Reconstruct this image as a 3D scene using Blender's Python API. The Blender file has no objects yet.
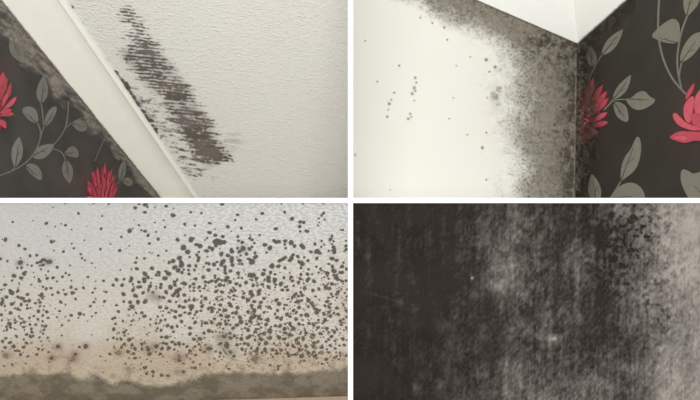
import bpy, math
import numpy as np
from mathutils import Vector

# ------------------------------------------------------------------ camera, world, light, exposure
scene = bpy.context.scene
col = scene.collection
FPX = 750.0                      # focal length in pixels of the 700 x 400 frame
cam_d = bpy.data.cameras.new('camera'); cam = bpy.data.objects.new('camera', cam_d); col.objects.link(cam)
cam_d.sensor_width = 36.0; cam_d.lens = 36.0 * FPX / 700.0; cam_d.clip_start = 0.01
cam.location = (0, 0, 0); cam.rotation_euler = (math.pi / 2, 0, 0)
scene.camera = cam
world = bpy.data.worlds.new('world'); scene.world = world; world.use_nodes = True
bg = world.node_tree.nodes['Background']; bg.inputs[0].default_value = (1.0, 0.997, 0.99, 1); bg.inputs[1].default_value = 0.78

def area(name, loc, target, sx, sy, watts, colour):
    l = bpy.data.lights.new(name, 'AREA'); l.shape = 'RECTANGLE'; l.size = sx; l.size_y = sy; l.energy = watts; l.color = colour
    o = bpy.data.objects.new(name, l); col.objects.link(o); o.location = loc
    o.rotation_euler = (Vector(target) - Vector(loc)).to_track_quat('-Z', 'Y').to_euler()
    return o
area('added_soft_light', (-0.25, -2.6, 0.6), (0, 1.7, 0), 2.2, 1.8, 115, (1.0, 0.995, 0.98))  # broad lamp added behind the camera to light all four views; no window there
scene.view_settings.view_transform = 'Standard'; scene.view_settings.look = 'None'
scene.view_settings.gamma = 1; scene.view_settings.use_curve_mapping = False
scene.view_settings.exposure = 0.22

# ------------------------------------------------------------------ helpers
def lin(c):
    c = np.asarray(c, float) / 255.0
    return np.where(c <= 0.04045, c / 12.92, ((c + 0.055) / 1.055) ** 2.4)
def alb(c, k=1.0):
    v = np.clip(lin(c) * k, 0, 0.93); return (float(v[0]), float(v[1]), float(v[2]), 1.0)
def ray(px, py):
    px, py = np.broadcast_arrays(np.asarray(px, float), np.asarray(py, float))
    return np.stack([(px - 350) / FPX, np.ones_like(px), (200 - py) / FPX], -1)
def unit(v): v = np.asarray(v, float); return v / np.linalg.norm(v)

class Plane:                     # a real flat surface: a point on it and the side that faces the room
    def __init__(s, p, n, udir):
        s.p = np.asarray(p, float); s.n = unit(n)
        if np.dot(s.n, s.p) > 0: s.n = -s.n
        u = np.asarray(udir, float); s.u = unit(u - np.dot(u, s.n) * s.n); s.v = np.cross(s.n, s.u)
    def at(s, px, py, lift=0.0):
        r = ray(px, py); t = np.dot(s.p, s.n) / (r @ s.n)
        return r * t[..., None] + s.n * np.asarray(lift)[..., None]
    def uv(s, pts):
        d = pts - s.p; return np.stack([d @ s.u, d @ s.v], -1)

_rng = np.random.default_rng(5); _tab = _rng.random((256, 256))
def vn(x, y, seed=0):
    x = np.asarray(x, float) + seed * 17.31; y = np.asarray(y, float) + seed * 9.77
    xi = np.floor(x).astype(int); yi = np.floor(y).astype(int); fx = x - xi; fy = y - yi
    fx = fx * fx * (3 - 2 * fx); fy = fy * fy * (3 - 2 * fy)
    g = lambda a, b: _tab[a & 255, b & 255]
    return (g(xi, yi) * (1 - fx) + g(xi + 1, yi) * fx) * (1 - fy) + (g(xi, yi + 1) * (1 - fx) + g(xi + 1, yi + 1) * fx) * fy
def fbm(x, y, sx, sy, seed=0, octs=4, gain=0.55):
    a, s, f, o = 0.0, 0.0, 1.0, 1.0
    for k in range(octs):
        a = a + o * vn(x * f / sx, y * f / sy, seed + k * 3); s += o; f *= 2.03; o *= gain
    return a / s
def smooth(a, b, x):
    t = np.clip((x - a) / (b - a), 0, 1); return t * t * (3 - 2 * t)
def gauss(x, y, cx, cy, sx, sy): return np.exp(-(((x - cx) / sx) ** 2 + ((y - cy) / sy) ** 2))

def mk(name, verts, faces, mat, parent=None, label=None, cat=None, group=None, kind=None, uv=None, attr=None, smooth_sh=False):
    verts = np.asarray(verts, float).reshape(-1, 3)
    c = verts.mean(0)
    me = bpy.data.meshes.new(name); me.from_pydata((verts - c).tolist(), [], faces if isinstance(faces, list) else faces.tolist())
    if uv is not None:
        l = me.uv_layers.new(name='UVMap'); idx = np.empty(len(me.loops), np.int32); me.loops.foreach_get('vertex_index', idx)
        l.data.foreach_set('uv', np.asarray(uv, np.float32).reshape(-1, 2)[idx].ravel())
    if attr is not None:
        a = me.attributes.new('stain', 'FLOAT_COLOR', 'POINT'); a.data.foreach_set('color', np.asarray(attr, np.float32).ravel())
    me.materials.append(mat)
    if smooth_sh: me.polygons.foreach_set('use_smooth', [True] * len(me.polygons))
    me.update()
    o = bpy.data.objects.new(name, me); col.objects.link(o)
    place(o, c, parent); tag(o, label, cat, group, kind)
    return o
def place(o, c, parent):
    o['_w'] = [float(x) for x in c]
    if parent is not None:
        o.parent = parent; c = np.asarray(c) - np.asarray(parent['_w'])
    o.location = [float(x) for x in c]
def tag(o, label=None, cat=None, group=None, kind=None):
    for k, v in (('label', label), ('category', cat), ('group', group), ('kind', kind)):
        if v: o[k] = v

def grid_faces(nr, nc):
    i = np.arange(nr * nc).reshape(nr, nc)
    return np.stack([i[:-1, :-1], i[1:, :-1], i[1:, 1:], i[:-1, 1:]], -1).reshape(-1, 4)
def patch(name, pl, left, right, y0, y1, nr, nc, mat, attr_fn=None, **kw):
    """flat surface between two edges (functions of the photo row), with stain masks per vertex"""
    py = np.linspace(y0, y1, nr)[:, None] * np.ones((1, nc)); t = np.linspace(0, 1, nc)[None, :]
    px = left(py) * (1 - t) + right(py) * t
    P = pl.at(px, py)
    at = None
    if attr_fn is not None:
        R, G, B = [np.broadcast_to(q, px.shape) for q in attr_fn(px, py)]; at = np.stack([R, G, B, np.ones_like(R)], -1)
    return mk(name, P, grid_faces(nr, nc), mat, uv=pl.uv(P), attr=at, **kw)
def film(name, pl, x0, x1, y0, y1, step, fn, lift=0.0008, thr=0.04, parent=None, mat=None, **kw):
    """a mould growth lying on a surface: thin uneven crust, cover and colour vary per vertex"""
    xs = np.arange(x0, x1 + step, step); ys = np.arange(y0, y1 + step, step)
    px, py = np.meshgrid(xs, ys)
    a, rgb = fn(px, py); a = np.clip(a, 0, 1)
    P = pl.at(px, py, lift * (0.7 + 0.6 * vn(px / 2, py / 2, 3)))
    F = grid_faces(len(ys), len(xs)); keep = a.ravel()[F].max(1) > thr; F = F[keep]
    used = np.unique(F); m = np.full(px.size, -1); m[used] = np.arange(len(used))
    at = np.concatenate([np.broadcast_to(rgb, px.shape + (3,)), a[..., None]], -1).reshape(-1, 4)[used]
    P = P.reshape(-1, 3)[used]
    return mk(name, P, m[F], mat or M['mould'], parent=parent, uv=pl.uv(P), attr=at, **kw)

# ------------------------------------------------------------------ materials
M = {}
class Nodes:
    def __init__(s, name, rough=0.75, spec=0.25):
        s.m = bpy.data.materials.new(name); s.m.use_nodes = True; s.t = s.m.node_tree
        s.b = s.t.nodes['Principled BSDF']; s.b.inputs['Roughness'].default_value = rough; s.b.inputs['Specular IOR Level'].default_value = spec
        M[name] = s.m
    def n(s, t, **kw):
        q = s.t.nodes.new(t)
        for k, v in kw.items(): setattr(q, k, v)
        return q
    def L(s, a, b): s.t.links.new(a, b)
    def noise(s, scale, stretch=(1, 1, 1), detail=4, rough=0.55, rot=0.0, src='UV'):
        tc = s.n('ShaderNodeTexCoord'); mp = s.n('ShaderNodeMapping'); mp.inputs['Scale'].default_value = stretch; mp.inputs['Rotation'].default_value = (0, 0, rot)
        s.L(tc.outputs[src], mp.inputs[0]); q = s.n('ShaderNodeTexNoise'); q.inputs['Scale'].default_value = scale
        q.inputs['Detail'].default_value = detail; q.inputs['Roughness'].default_value = rough; s.L(mp.outputs[0], q.inputs[0]); return q.outputs[0]
    def dots(s, scale, stretch, rand=0.75, rot=0.0):
        tc = s.n('ShaderNodeTexCoord'); mp = s.n('ShaderNodeMapping'); mp.inputs['Scale'].default_value = stretch; mp.inputs['Rotation'].default_value = (0, 0, rot)
        s.L(tc.outputs['UV'], mp.inputs[0]); q = s.n('ShaderNodeTexVoronoi', feature='SMOOTH_F1'); q.inputs['Scale'].default_value = scale
        q.inputs['Randomness'].default_value = rand; q.inputs['Smoothness'].default_value = .4; s.L(mp.outputs[0], q.inputs['Vector']); return q.outputs['Distance']
    def ramp(s, f, lo, hi, a=0.0, b=1.0):
        q = s.n('ShaderNodeMapRange'); q.inputs[1].default_value = lo; q.inputs[2].default_value = hi; q.inputs[3].default_value = a; q.inputs[4].default_value = b
        s.L(f, q.inputs[0]); return q.outputs[0]
    def mix(s, f, a, b, mode='MIX'):
        q = s.n('ShaderNodeMix', data_type='RGBA', blend_type=mode)
        for i, v in ((0, f), (6, a), (7, b)):
            if hasattr(v, 'is_output'): s.L(v, q.inputs[i])
            else: q.inputs[i].default_value = v
        return q.outputs[2]
    def math(s, op, a, b):
        q = s.n('ShaderNodeMath', operation=op)
        for i, v in ((0, a), (1, b)):
            if hasattr(v, 'is_output'): s.L(v, q.inputs[i])
            else: q.inputs[i].default_value = v
        return q.outputs[0]
    def stain(s):
        q = s.n('ShaderNodeAttribute', attribute_name='stain'); sp = s.n('ShaderNodeSeparateColor'); s.L(q.outputs['Color'], sp.inputs[0])
        return q, sp.outputs
    def bump(s, h, strength, dist, prev=None):
        q = s.n('ShaderNodeBump'); q.inputs['Strength'].default_value = strength; q.inputs['Distance'].default_value = dist
        s.L(h, q.inputs['Height'])
        if prev is not None: s.L(prev, q.inputs['Normal'])
        return q.outputs[0]
    def done(s, c, nrm=None):
        if hasattr(c, 'is_output'): s.L(c, s.b.inputs['Base Color'])
        else: s.b.inputs['Base Color'].default_value = c
        if nrm is not None: s.L(nrm, s.b.inputs['Normal'])
        return s.m
def plain(name, c, var=0.10, scale=60, rough=0.75, spec=0.2, k=1.0, bump=0.0):
    q = Nodes(name, rough, spec); f = q.noise(scale, src='Object')
    a = alb(c, k); lo = tuple(x * (1 - var) for x in a[:3]) + (1,); hi = tuple(min(.95, x * (1 + var)) for x in a[:3]) + (1,)
    nr = q.bump(f, bump, 0.001) if bump else None
    return q.done(q.mix(q.ramp(f, .3, .7), lo, hi), nr)

plain('white_divider', (255, 255, 255), var=0.0, spec=0.0, rough=1.0)
plain('coving_white', (224, 221, 209), var=0.015, scale=30, rough=0.6, k=0.90)
plain('coving_lip', (226, 225, 214), var=0.02, scale=30, rough=0.6, k=0.92)
plain('coving_bright', (243, 243, 236), var=0.015, scale=30, rough=0.6, k=0.95)
plain('leaf_grey', (121, 119, 111), var=0.06, k=0.88)
plain('leaf_grey_warm', (124, 120, 107), var=0.06, k=0.88)
plain('stem_grey', (116, 114, 104), var=0.06, k=0.9)
plain('vein_dark', (72, 69, 63), var=0.05, k=0.9)
plain('petal_red', (186, 76, 89), var=0.10, k=0.85)
plain('petal_light_red', (201, 90, 102), var=0.08, k=0.85)
plain('petal_deep_red', (142, 50, 63), var=0.10, k=0.85)
plain('skirting_tan', (138, 122, 100), var=0.10, k=0.9)
plain('plaster_chip', (140, 131, 124), var=0.15, k=0.85)

for nm, cc in (('mould_spot', (84, 79, 71)), ('mould_spot_brown', (116, 102, 85))):     # spots: soft-edged colonies
    q = Nodes(nm, 0.95, 0.05); at, sp = q.stain(); g = q.noise(420, src='Object')
    a_ = alb(cc, .9); q.L(sp[0], q.b.inputs['Alpha'])
    q.done(q.mix(q.ramp(g, .3, .7), tuple(x * .85 for x in a_[:3]) + (1,), tuple(x * 1.15 for x in a_[:3]) + (1,)))
q = Nodes('mould', 0.95, 0.05)                               # crust: cover and tint from the mesh, grain from nodes
at, sp = q.stain(); g1 = q.noise(520, detail=5, rough=0.7); g2 = q.noise(140, detail=3)
c = q.mix(1.0, at.outputs['Color'], q.mix(q.ramp(g1, .3, .7), (.72, .72, .72, 1), (1.28, 1.28, 1.28, 1)), 'MULTIPLY')
alpha = q.math('MULTIPLY', at.outputs['Alpha'], q.ramp(g1, .25, .75, .82, 1.12)); alpha = q.math('MINIMUM', alpha, 1.0)
q.L(alpha, q.b.inputs['Alpha']); q.done(c, q.bump(g1, 0.35, 0.001))

q = Nodes('textured_ceiling_paper', 0.7, 0.3)                # woven wood-chip paper, rows along u
w = q.ramp(q.dots(165, (0.66, 1.0, 1), .70), .15, .6, 1, 0); w2 = q.noise(230, (0.04, 1.0, 1), detail=2); big = q.noise(5, detail=2); pt = q.noise(55, detail=2)
c = q.mix(q.ramp(big, .35, .65), alb((210, 206, 199), 1.0), alb((209, 207, 199), 1.0))
lump = q.math('MULTIPLY', w, q.ramp(pt, .35, .65, .25, 1.0))
c = q.mix(lump, q.mix(1.0, c, (.94, .94, .94, 1), 'MULTIPLY'), c)
q.done(c, q.bump(w2, 0.35, 0.0025, q.bump(lump, 0.45, 0.004)))

for nm, dark, wob in (('dark_floral_paper', (69, 66, 62), (58, 55, 51)), ('black_floral_paper', (50, 46, 39), (44, 40, 33))):
    q = Nodes(nm, 0.7, 0.25); f = q.noise(14, detail=3); g = q.noise(700, detail=2)
    at, sp = q.stain()
    c = q.mix(q.ramp(f, .35, .65), alb(dark, .9), alb(wob, .9))
    c = q.mix(sp[0], c, alb((104, 60, 58), .9))              # faint red bleed of the print near the flowers
    c = q.mix(1.0, c, q.mix(q.ramp(g, .3, .7), (.9, .9, .9, 1), (1.1, 1.1, 1.1, 1)), 'MULTIPLY')
    q.done(c, q.bump(g, 0.15, 0.0006))

q = Nodes('cream_wall_paint', 0.7, 0.2)
f = q.noise(8, detail=2); g = q.noise(300, detail=3)
q.done(q.mix(q.ramp(f, .3, .7), alb((240, 238, 227), .86), alb((239, 239, 229), .86)), q.bump(g, 0.08, 0.001))

q = Nodes('stippled_wall_paint', 0.38, 0.5)                  # roller stipple, damp tan staining low down, cooler light at the top painted in
at, sp = q.stain(); w = q.noise(210, (0.55, 1.25, 1), detail=2, rough=0.5, rot=0.6); y = q.noise(70, detail=3); fn = q.noise(420, detail=2)
c = q.mix(q.ramp(w, .3, .7), alb((187, 189, 187), .65), alb((194, 195, 194), .67))
c = q.mix(q.ramp(y, .62, .74, 0, .55), c, alb((193, 186, 164), .74))
c = q.mix(q.math('MULTIPLY', sp[2], 0.8), c, alb((190, 181, 166), .72))
c = q.mix(sp[0], c, alb((171, 154, 128), .72))
c = q.mix(sp[1], c, alb((168, 143, 119), .72))
q.done(c, q.bump(fn, 0.10, 0.001, q.bump(q.ramp(w, .50, .78), 0.5, 0.004)))

q = Nodes('grey_damp_plaster', 0.85, 0.12)
f = q.noise(9, detail=3); g = q.noise(260, (1, .5, 1), detail=5, rough=0.7)
c = q.mix(q.ramp(f, .3, .7), alb((160, 154, 146), .87), alb((146, 139, 131), .87))
c = q.mix(1.0, c, q.mix(q.ramp(g, .3, .7), (.86, .86, .86, 1), (1.12, 1.12, 1.12, 1)), 'MULTIPLY')
q.done(c, q.bump(g, 0.3, 0.001))

# ------------------------------------------------------------------ white dividing partitions between the four views
def box(name, x0, x1, y0, y1, z0, z1, mat, **kw):
    v = [(x, y, z) for x in (x0, x1) for y in (y0, y1) for z in (z0, z1)]
    f = [(0, 1, 3, 2), (4, 6, 7, 5), (0, 4, 5, 1), (2, 3, 7, 6), (0, 2, 6, 4), (1, 5, 7, 3)]
    return mk(name, v, f, mat, **kw)
box('trim_1', -0.004, 0.006, 1.5, 2.45, -0.62, 0.78, M['white_divider'], label='thin upright white strip dividing the left views from the right ones', cat='divider', kind='structure')
box('trim_2', -1.15, -0.004, 1.5, 2.45, -0.006, 0.004, M['white_divider'], label='white level strip between textured ceiling and speckled wall', cat='divider', kind='structure')
box('trim_3', 0.006, 1.15, 1.5, 2.45, -0.006, 0.004, M['white_divider'], label='white level strip above the blackened wall', cat='divider', kind='structure')

# ------------------------------------------------------------------ upper left: floral wall, coving, textured ceiling
E1 = lambda y: 160.0 * y / 198.0
E2 = lambda y: 67.0 + 133.0 * y / 198.0
tv = 5.0
dl = unit(ray(E2(198 * tv), 198 * tv))                       # the coving runs away towards the bottom of the view
p0 = ray(67, 0) * 1.78
m = ray(110, 90); e2 = -unit(m - np.dot(m, dl) * dl); e1 = np.cross(dl, e2)
if e1[0] < 0: e1 = -e1
A = math.radians(30)
gc = math.cos(A) * e1 + math.sin(A) * e2; gw = -math.sin(A) * e1 + math.cos(A) * e2
nc_ = np.cross(dl, gc)
tmp = Plane(p0, nc_, (1, 0, 0)); udir = tmp.at(240, 86) - tmp.at(180, 80)
PC = Plane(p0, nc_, udir)
COVE = 0.088
# wall plane: perpendicular to the ceiling, set so that the coving bridges from one to the other
w_pt = p0 - gc * COVE
PW = Plane(w_pt, np.cross(dl, gw), (1, 0, 0))
ceil_ul = patch('ceiling_upper_left', PC, E2, lambda y: 350 + 0 * y, -70, 200, 80, 80, M['textured_ceiling_paper'],
      label='off-white textured ceiling with a black smear of mould', cat='ceiling', kind='structure')
bleed = lambda x, y: (0.30 * gauss(x, y, 4, 66, 16, 9) + 0.25 * gauss(x, y, 92, 185, 30, 26), 0 * x, 0 * x)
wall_ul = patch('wall_upper_left', PW, lambda y: -62 + 0 * y, E1, -60, 200, 80, 80, M['dark_floral_paper'], bleed,
      label='dark wallpapered wall with grey leaves and red flowers below the coving', cat='wall', kind='structure')
# coving: hollow face and a bright raised lip on the ceiling side
ys = np.linspace(-62, 200, 78); NV = 15
wl = PW.at(E1(ys), ys); ce = PC.at(E2(ys), ys)
wob = (vn(ys / 6, ys * 0, 4) - .5) * 0.0016
V = []; 
for i in range(len(ys)):
    for k in range(NV):
        t = k / (NV - 1) * 0.86
        b = wl[i] * (1 - t) + ce[i] * t
        depth = 0.016 * math.sin(math.pi * (k / (NV - 1)) ** 1.7)
        V.append(b + unit(m) * depth)
cov = mk('trim_4', V, grid_faces(len(ys), NV), M['coving_white'], smooth_sh=True, label='smooth white coving running diagonally between dark wall and textured ceiling', cat='coving', kind='structure')
V = []
for i in range(len(ys)):
    a = wl[i] * 0.14 + ce[i] * 0.86; b = ce[i] + gc * wob[i]
    up = PC.n
    for q_ in (a, a * .97 + b * .03 + up * .004, a * .6 + b * .4 + up * .0065, a * .2 + b * .8 + up * .006, b + up * .0035, b - up * .002): V.append(q_)
mk('lip', V, grid_faces(len(ys), 6), M['coving_lip'], parent=cov, smooth_sh=True)
# thin cracked paper edge along the foot of the coving
def tube_strip(name, pl, pts, w, mat, lift=0.0006, parent=None, w_end=None, **kw):
    """raised flat-topped line of the print along photo points, width in photo pixels"""
    pts = np.asarray(pts, float)
    for _ in range(2):                                        # corner cutting
        q0 = pts[:-1] * .75 + pts[1:] * .25; q1 = pts[:-1] * .25 + pts[1:] * .75
        pts = np.concatenate([pts[:1], np.stack([q0, q1], 1).reshape(-1, 2), pts[-1:]])
    d = np.gradient(pts, axis=0); d /= np.linalg.norm(d, axis=1)[:, None] + 1e-9; nn = np.stack([-d[:, 1], d[:, 0]], 1)
    ww = np.linspace(w, w if w_end is None else w_end, len(pts))[:, None] / 2
    A_, B_ = pts - nn * ww, pts + nn * ww
    n = len(pts); bot = [pl.at(A_[:, 0], A_[:, 1], 0), pl.at(A_[:, 0], A_[:, 1], lift), pl.at(B_[:, 0], B_[:, 1], lift), pl.at(B_[:, 0], B_[:, 1], 0)]
    V_ = np.stack(bot, 1)
    return mk(name, V_, grid_faces(n, 4), mat, parent=parent, **kw)

def outline(pts, n=2):
    pts = np.asarray(pts, float)
    for _ in range(n):
        nx = np.roll(pts, -1, 0); pts = np.stack([pts * .75 + nx * .25, pts * .25 + nx * .75], 1).reshape(-1, 2)
    return pts
def raised(name, pl, pts, mat, lift=0.0006, parent=None, **kw):
    """a raised flat piece of the print with a real edge"""
    n = len(pts); top = pl.at(pts[:, 0], pts[:, 1], lift); base = pl.at(pts[:, 0], pts[:, 1], 0)
    F = [tuple(range(n))] + [(i, (i + 1) % n, n + (i + 1) % n, n + i) for i in range(n)]
    F[0] = tuple(range(n))
    return mk(name, np.concatenate([top, base]), F, mat, parent=parent, **kw)
def petal_mesh(name, pl, pts, mat, rim, lift, parent):
    """petal with a darker printed rim around a lighter face"""
    n = len(pts); nx = np.roll(pts, -1, 0) - np.roll(pts, 1, 0); nx /= np.linalg.norm(nx, axis=1)[:, None] + 1e-9
    area_ = np.sum(pts[:, 0] * np.roll(pts[:, 1], -1) - np.roll(pts[:, 0], -1) * pts[:, 1]); inn = np.stack([-nx[:, 1], nx[:, 0]], 1) * (1 if area_ > 0 else -1)
    ins = pts + inn * .42
    V_ = np.concatenate([pl.at(pts[:, 0], pts[:, 1], 0), pl.at(pts[:, 0], pts[:, 1], lift), pl.at(ins[:, 0], ins[:, 1], lift)])
    F = [(i + k * n, (i + 1) % n + k * n, (i + 1) % n + (k + 1) * n, i + (k + 1) * n) for k in (0, 1) for i in range(n)] + [tuple(range(2 * n, 3 * n))]
    o = mk(name, V_, F, mat, parent=parent); o.data.materials.append(rim)
    o.data.polygons.foreach_set('material_index', [1] * (2 * n) + [0])
    return o
def lens(base, tip, w, bend=0.0, n=9, peak=0.45, blunt=0.0):
    base, tip = np.asarray(base, float), np.asarray(tip, float); d = tip - base; L = np.linalg.norm(d); d /= L; nn = np.array([-d[1], d[0]])
    t = np.linspace(0, 1, n); e = math.log(.5) / math.log(peak)
    hw = w * np.maximum(np.sin(math.pi * t ** e), 0) ** 0.85 / 1.0
    ctr = base + d * (t * L)[:, None] + nn * (bend * np.sin(math.pi * t))[:, None]
    l = ctr - nn * hw[:, None]; r = ctr + nn * hw[:, None]
    return np.concatenate([l, r[1:-1][::-1]]), ctr
def leaf(pl, wall, base, tip, w=None, bend=0.0, poly=None, mat='leaf_grey', peak=.45):
    o_, ctr = lens(base, tip, w or 4, bend, peak=peak)
    pts = outline(poly, 2) if poly is not None else o_
    lf = raised('leaf', pl, pts, M[mat], 0.0009, wall)
    tube_strip('midrib', pl, [ctr[0], ctr[2], ctr[4], ctr[6]], 1.1, M['vein_dark'], 0.0012, lf, w_end=.4)
    dd = ctr[6] - ctr[2]; nn = np.array([-dd[1], dd[0]]) * .28
    tube_strip('side_vein', pl, [ctr[3], ctr[4] * .6 + ctr[5] * .4 + nn * .7], .7, M['vein_dark'], 0.0012, lf, w_end=.3)
    return lf
def flower(pl, wall, ctr, petals, disc, label=None):
    ctr = np.asarray(ctr, float)
    f = raised('flower', pl, outline(disc, 2), M['petal_deep_red'], 0.0007, wall, label=label)
    mats = ['petal_red', 'petal_light_red', 'petal_light_red', 'petal_red', 'petal_red']
    for i, (b, t, w, bend) in enumerate(petals):
        pts, c_ = lens(b, t, w, bend, peak=.62)
        petal_mesh('petal', pl, pts, M[mats[i % 5]], M['petal_deep_red'], 0.0010 + 0.00022 * i, f)
    return f

# print of the wallpaper, upper left
LG = 'leaf_grey'
leaf(PW, wall_ul, (41, 103.5), (43.7, 75.5), 5.6, 0, peak=.42)
leaf(PW, wall_ul, (37, 123.5), (22, 110.5), poly=[(21.3, 110.3), (25, 106.3), (33, 107), (37.5, 113), (38.3, 123.8), (30, 121.5), (25, 116)])
leaf(PW, wall_ul, (44, 127), (56, 107), poly=[(44, 128), (45, 118), (48.5, 110.5), (54, 106), (57.3, 107.5), (54, 117), (50, 123)])
leaf(PW, wall_ul, (71.5, 123), (87, 129), poly=[(71, 123), (77, 119.3), (83, 120.5), (88.3, 129.5), (81, 132.3), (76, 129.5)])
leaf(PW, wall_ul, (15, 168), (18.8, 136.8), 5.6, 0, peak=.5)
leaf(PW, wall_ul, (32.5, 156), (54, 144.5), poly=[(31.5, 156.5), (37, 147.5), (44, 144.5), (54.8, 143.5), (51, 152), (44, 158.8), (36, 159.5)])
leaf(PW, wall_ul, (64, 154), (77, 152), poly=[(63.5, 154), (69, 147), (74, 145.8), (78.5, 152), (78.3, 158), (70, 156.8)])
leaf(PW, wall_ul, (65.5, 160), (69.6, 183.5), 5.4, 0, peak=.45)
leaf(PW, wall_ul, (25, 165.5), (41, 180), poly=[(24.5, 165.3), (30, 163.2), (37.5, 165.5), (42, 173.5), (41.2, 181.5), (34, 177), (29, 172)])
leaf(PW, wall_ul, (12, 34), (23, 63.5), 6.5, 1.5, peak=.5)
leaf(PW, wall_ul, (120.3, 181.5), (124, 159.5), 3.4, 0)
leaf(PW, wall_ul, (122.5, 180.3), (132, 184), poly=[(122, 180.3), (127, 176.8), (131, 179), (133, 184.5), (128, 186.5), (124.5, 184)])
leaf(PW, wall_ul, (-14, 170), (-9, 150), 5)
for pts, w in (([(-20, 183), (0, 175.6), (12, 171), (24, 164.5), (33, 155.5), (38.5, 145), (40.8, 134), (39.5, 127), (37, 123)], 1.3),
               ([(39.6, 141), (41.5, 133), (44, 127)], 1.1), ([(43.6, 126), (42.6, 113), (41, 103)], 1.1),
               ([(53.5, 145), (61, 136), (66, 127), (68, 113), (68.6, 101)], 1.1), ([(65.5, 128), (72, 122.5), (81, 118), (91, 116.5), (98, 121)], 1.0),
               ([(53, 149), (58.5, 150.3), (63, 154), (65.6, 161)], 1.1), ([(63, 154.2), (65, 153.6)], 1.0), ([(0, 27), (10, 32.5), (20, 34)], 1.2),
               ([(105, 138), (100, 148), (95, 161)], .7), ([(115, 186), (119, 182), (123, 180)], 1.0), ([(11.5, 171), (15, 167)], 1.0)):
    tube_strip('stem', PW, pts, w * .85, M['stem_grey'], 0.0007, wall_ul)
flower(PW, wall_ul, (-4, 104), [
    ((-2, 112), (-14, 84), 4, 0), ((-3, 112), (-22, 112), 4, 0), ((-3, 114), (-14, 130), 4, 0),
    ((-4, 106), (2.5, 72), 5, 2), ((0, 104), (7, 77.5), 2.2, -1), ((1, 107), (10.2, 82.5), 2.4, 1.5), ((0, 110), (7, 92), 2.4, 0),
    ((-1, 112), (16, 96.5), 2.7, 1.2), ((-3, 117), (13.3, 114.5), 3.0, -1.6), ((-4, 114), (11, 110), 2.6, 0), ((-6, 119), (5.3, 129), 3.2, -1.5), ((-5, 118), (-3, 133), 3, 0)],
    [(-8, 92), (1, 92), (5, 103), (3, 116), (-5, 122), (-12, 112)], 'red flower cut by the left edge of the view')
flower(PW, wall_ul, (100, 196), [
    ((97, 205), (87, 180), 2.6, 1), ((98, 205), (92, 171), 2.3, 1), ((99, 205), (97, 167), 2.2, 0), ((101, 204), (104.3, 163.5), 2.5, 1), ((102, 204), (111.8, 168.5), 2.4, -1.5),
    ((104, 205), (112.5, 174.5), 2.8, 2.5), ((100, 206), (86.5, 187), 2.6, .6), ((99, 206), (86, 196.5), 3.2, .5), ((106, 206), (116.5, 186), 2.2, 0), ((107, 207), (113.5, 179.5), 2.2, 0),
    ((100, 207), (94, 181), 2.4, 0), ((102, 207), (106, 178), 2.6, 0), ((100, 208), (100, 184), 2.4, 0), ((103, 208), (109, 186), 2.4, 0), ((98, 210), (91, 191), 2.2, 0)] + [((100 + .25 * t_, 208), (100 + 1.0 * t_, 198 - h_), 1.25, b_) for t_, h_, b_ in ((-11, 14, 1), (-8, 22, .6), (-5, 27, 1), (-2, 20, -.6), (1, 29, .8), (4, 24, -.8), (7, 27, 1), (9, 18, -.8), (12, 17, .5), (-10, 7, .5), (-6, 12, .6), (0, 10, .5), (6, 11, -.5), (11, 9, .5))],
    [(90, 192), (94, 178), (104, 172), (110, 178), (112, 192), (106, 203), (96, 203)], 'red spiky flower beside a pair of small leaves')

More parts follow.
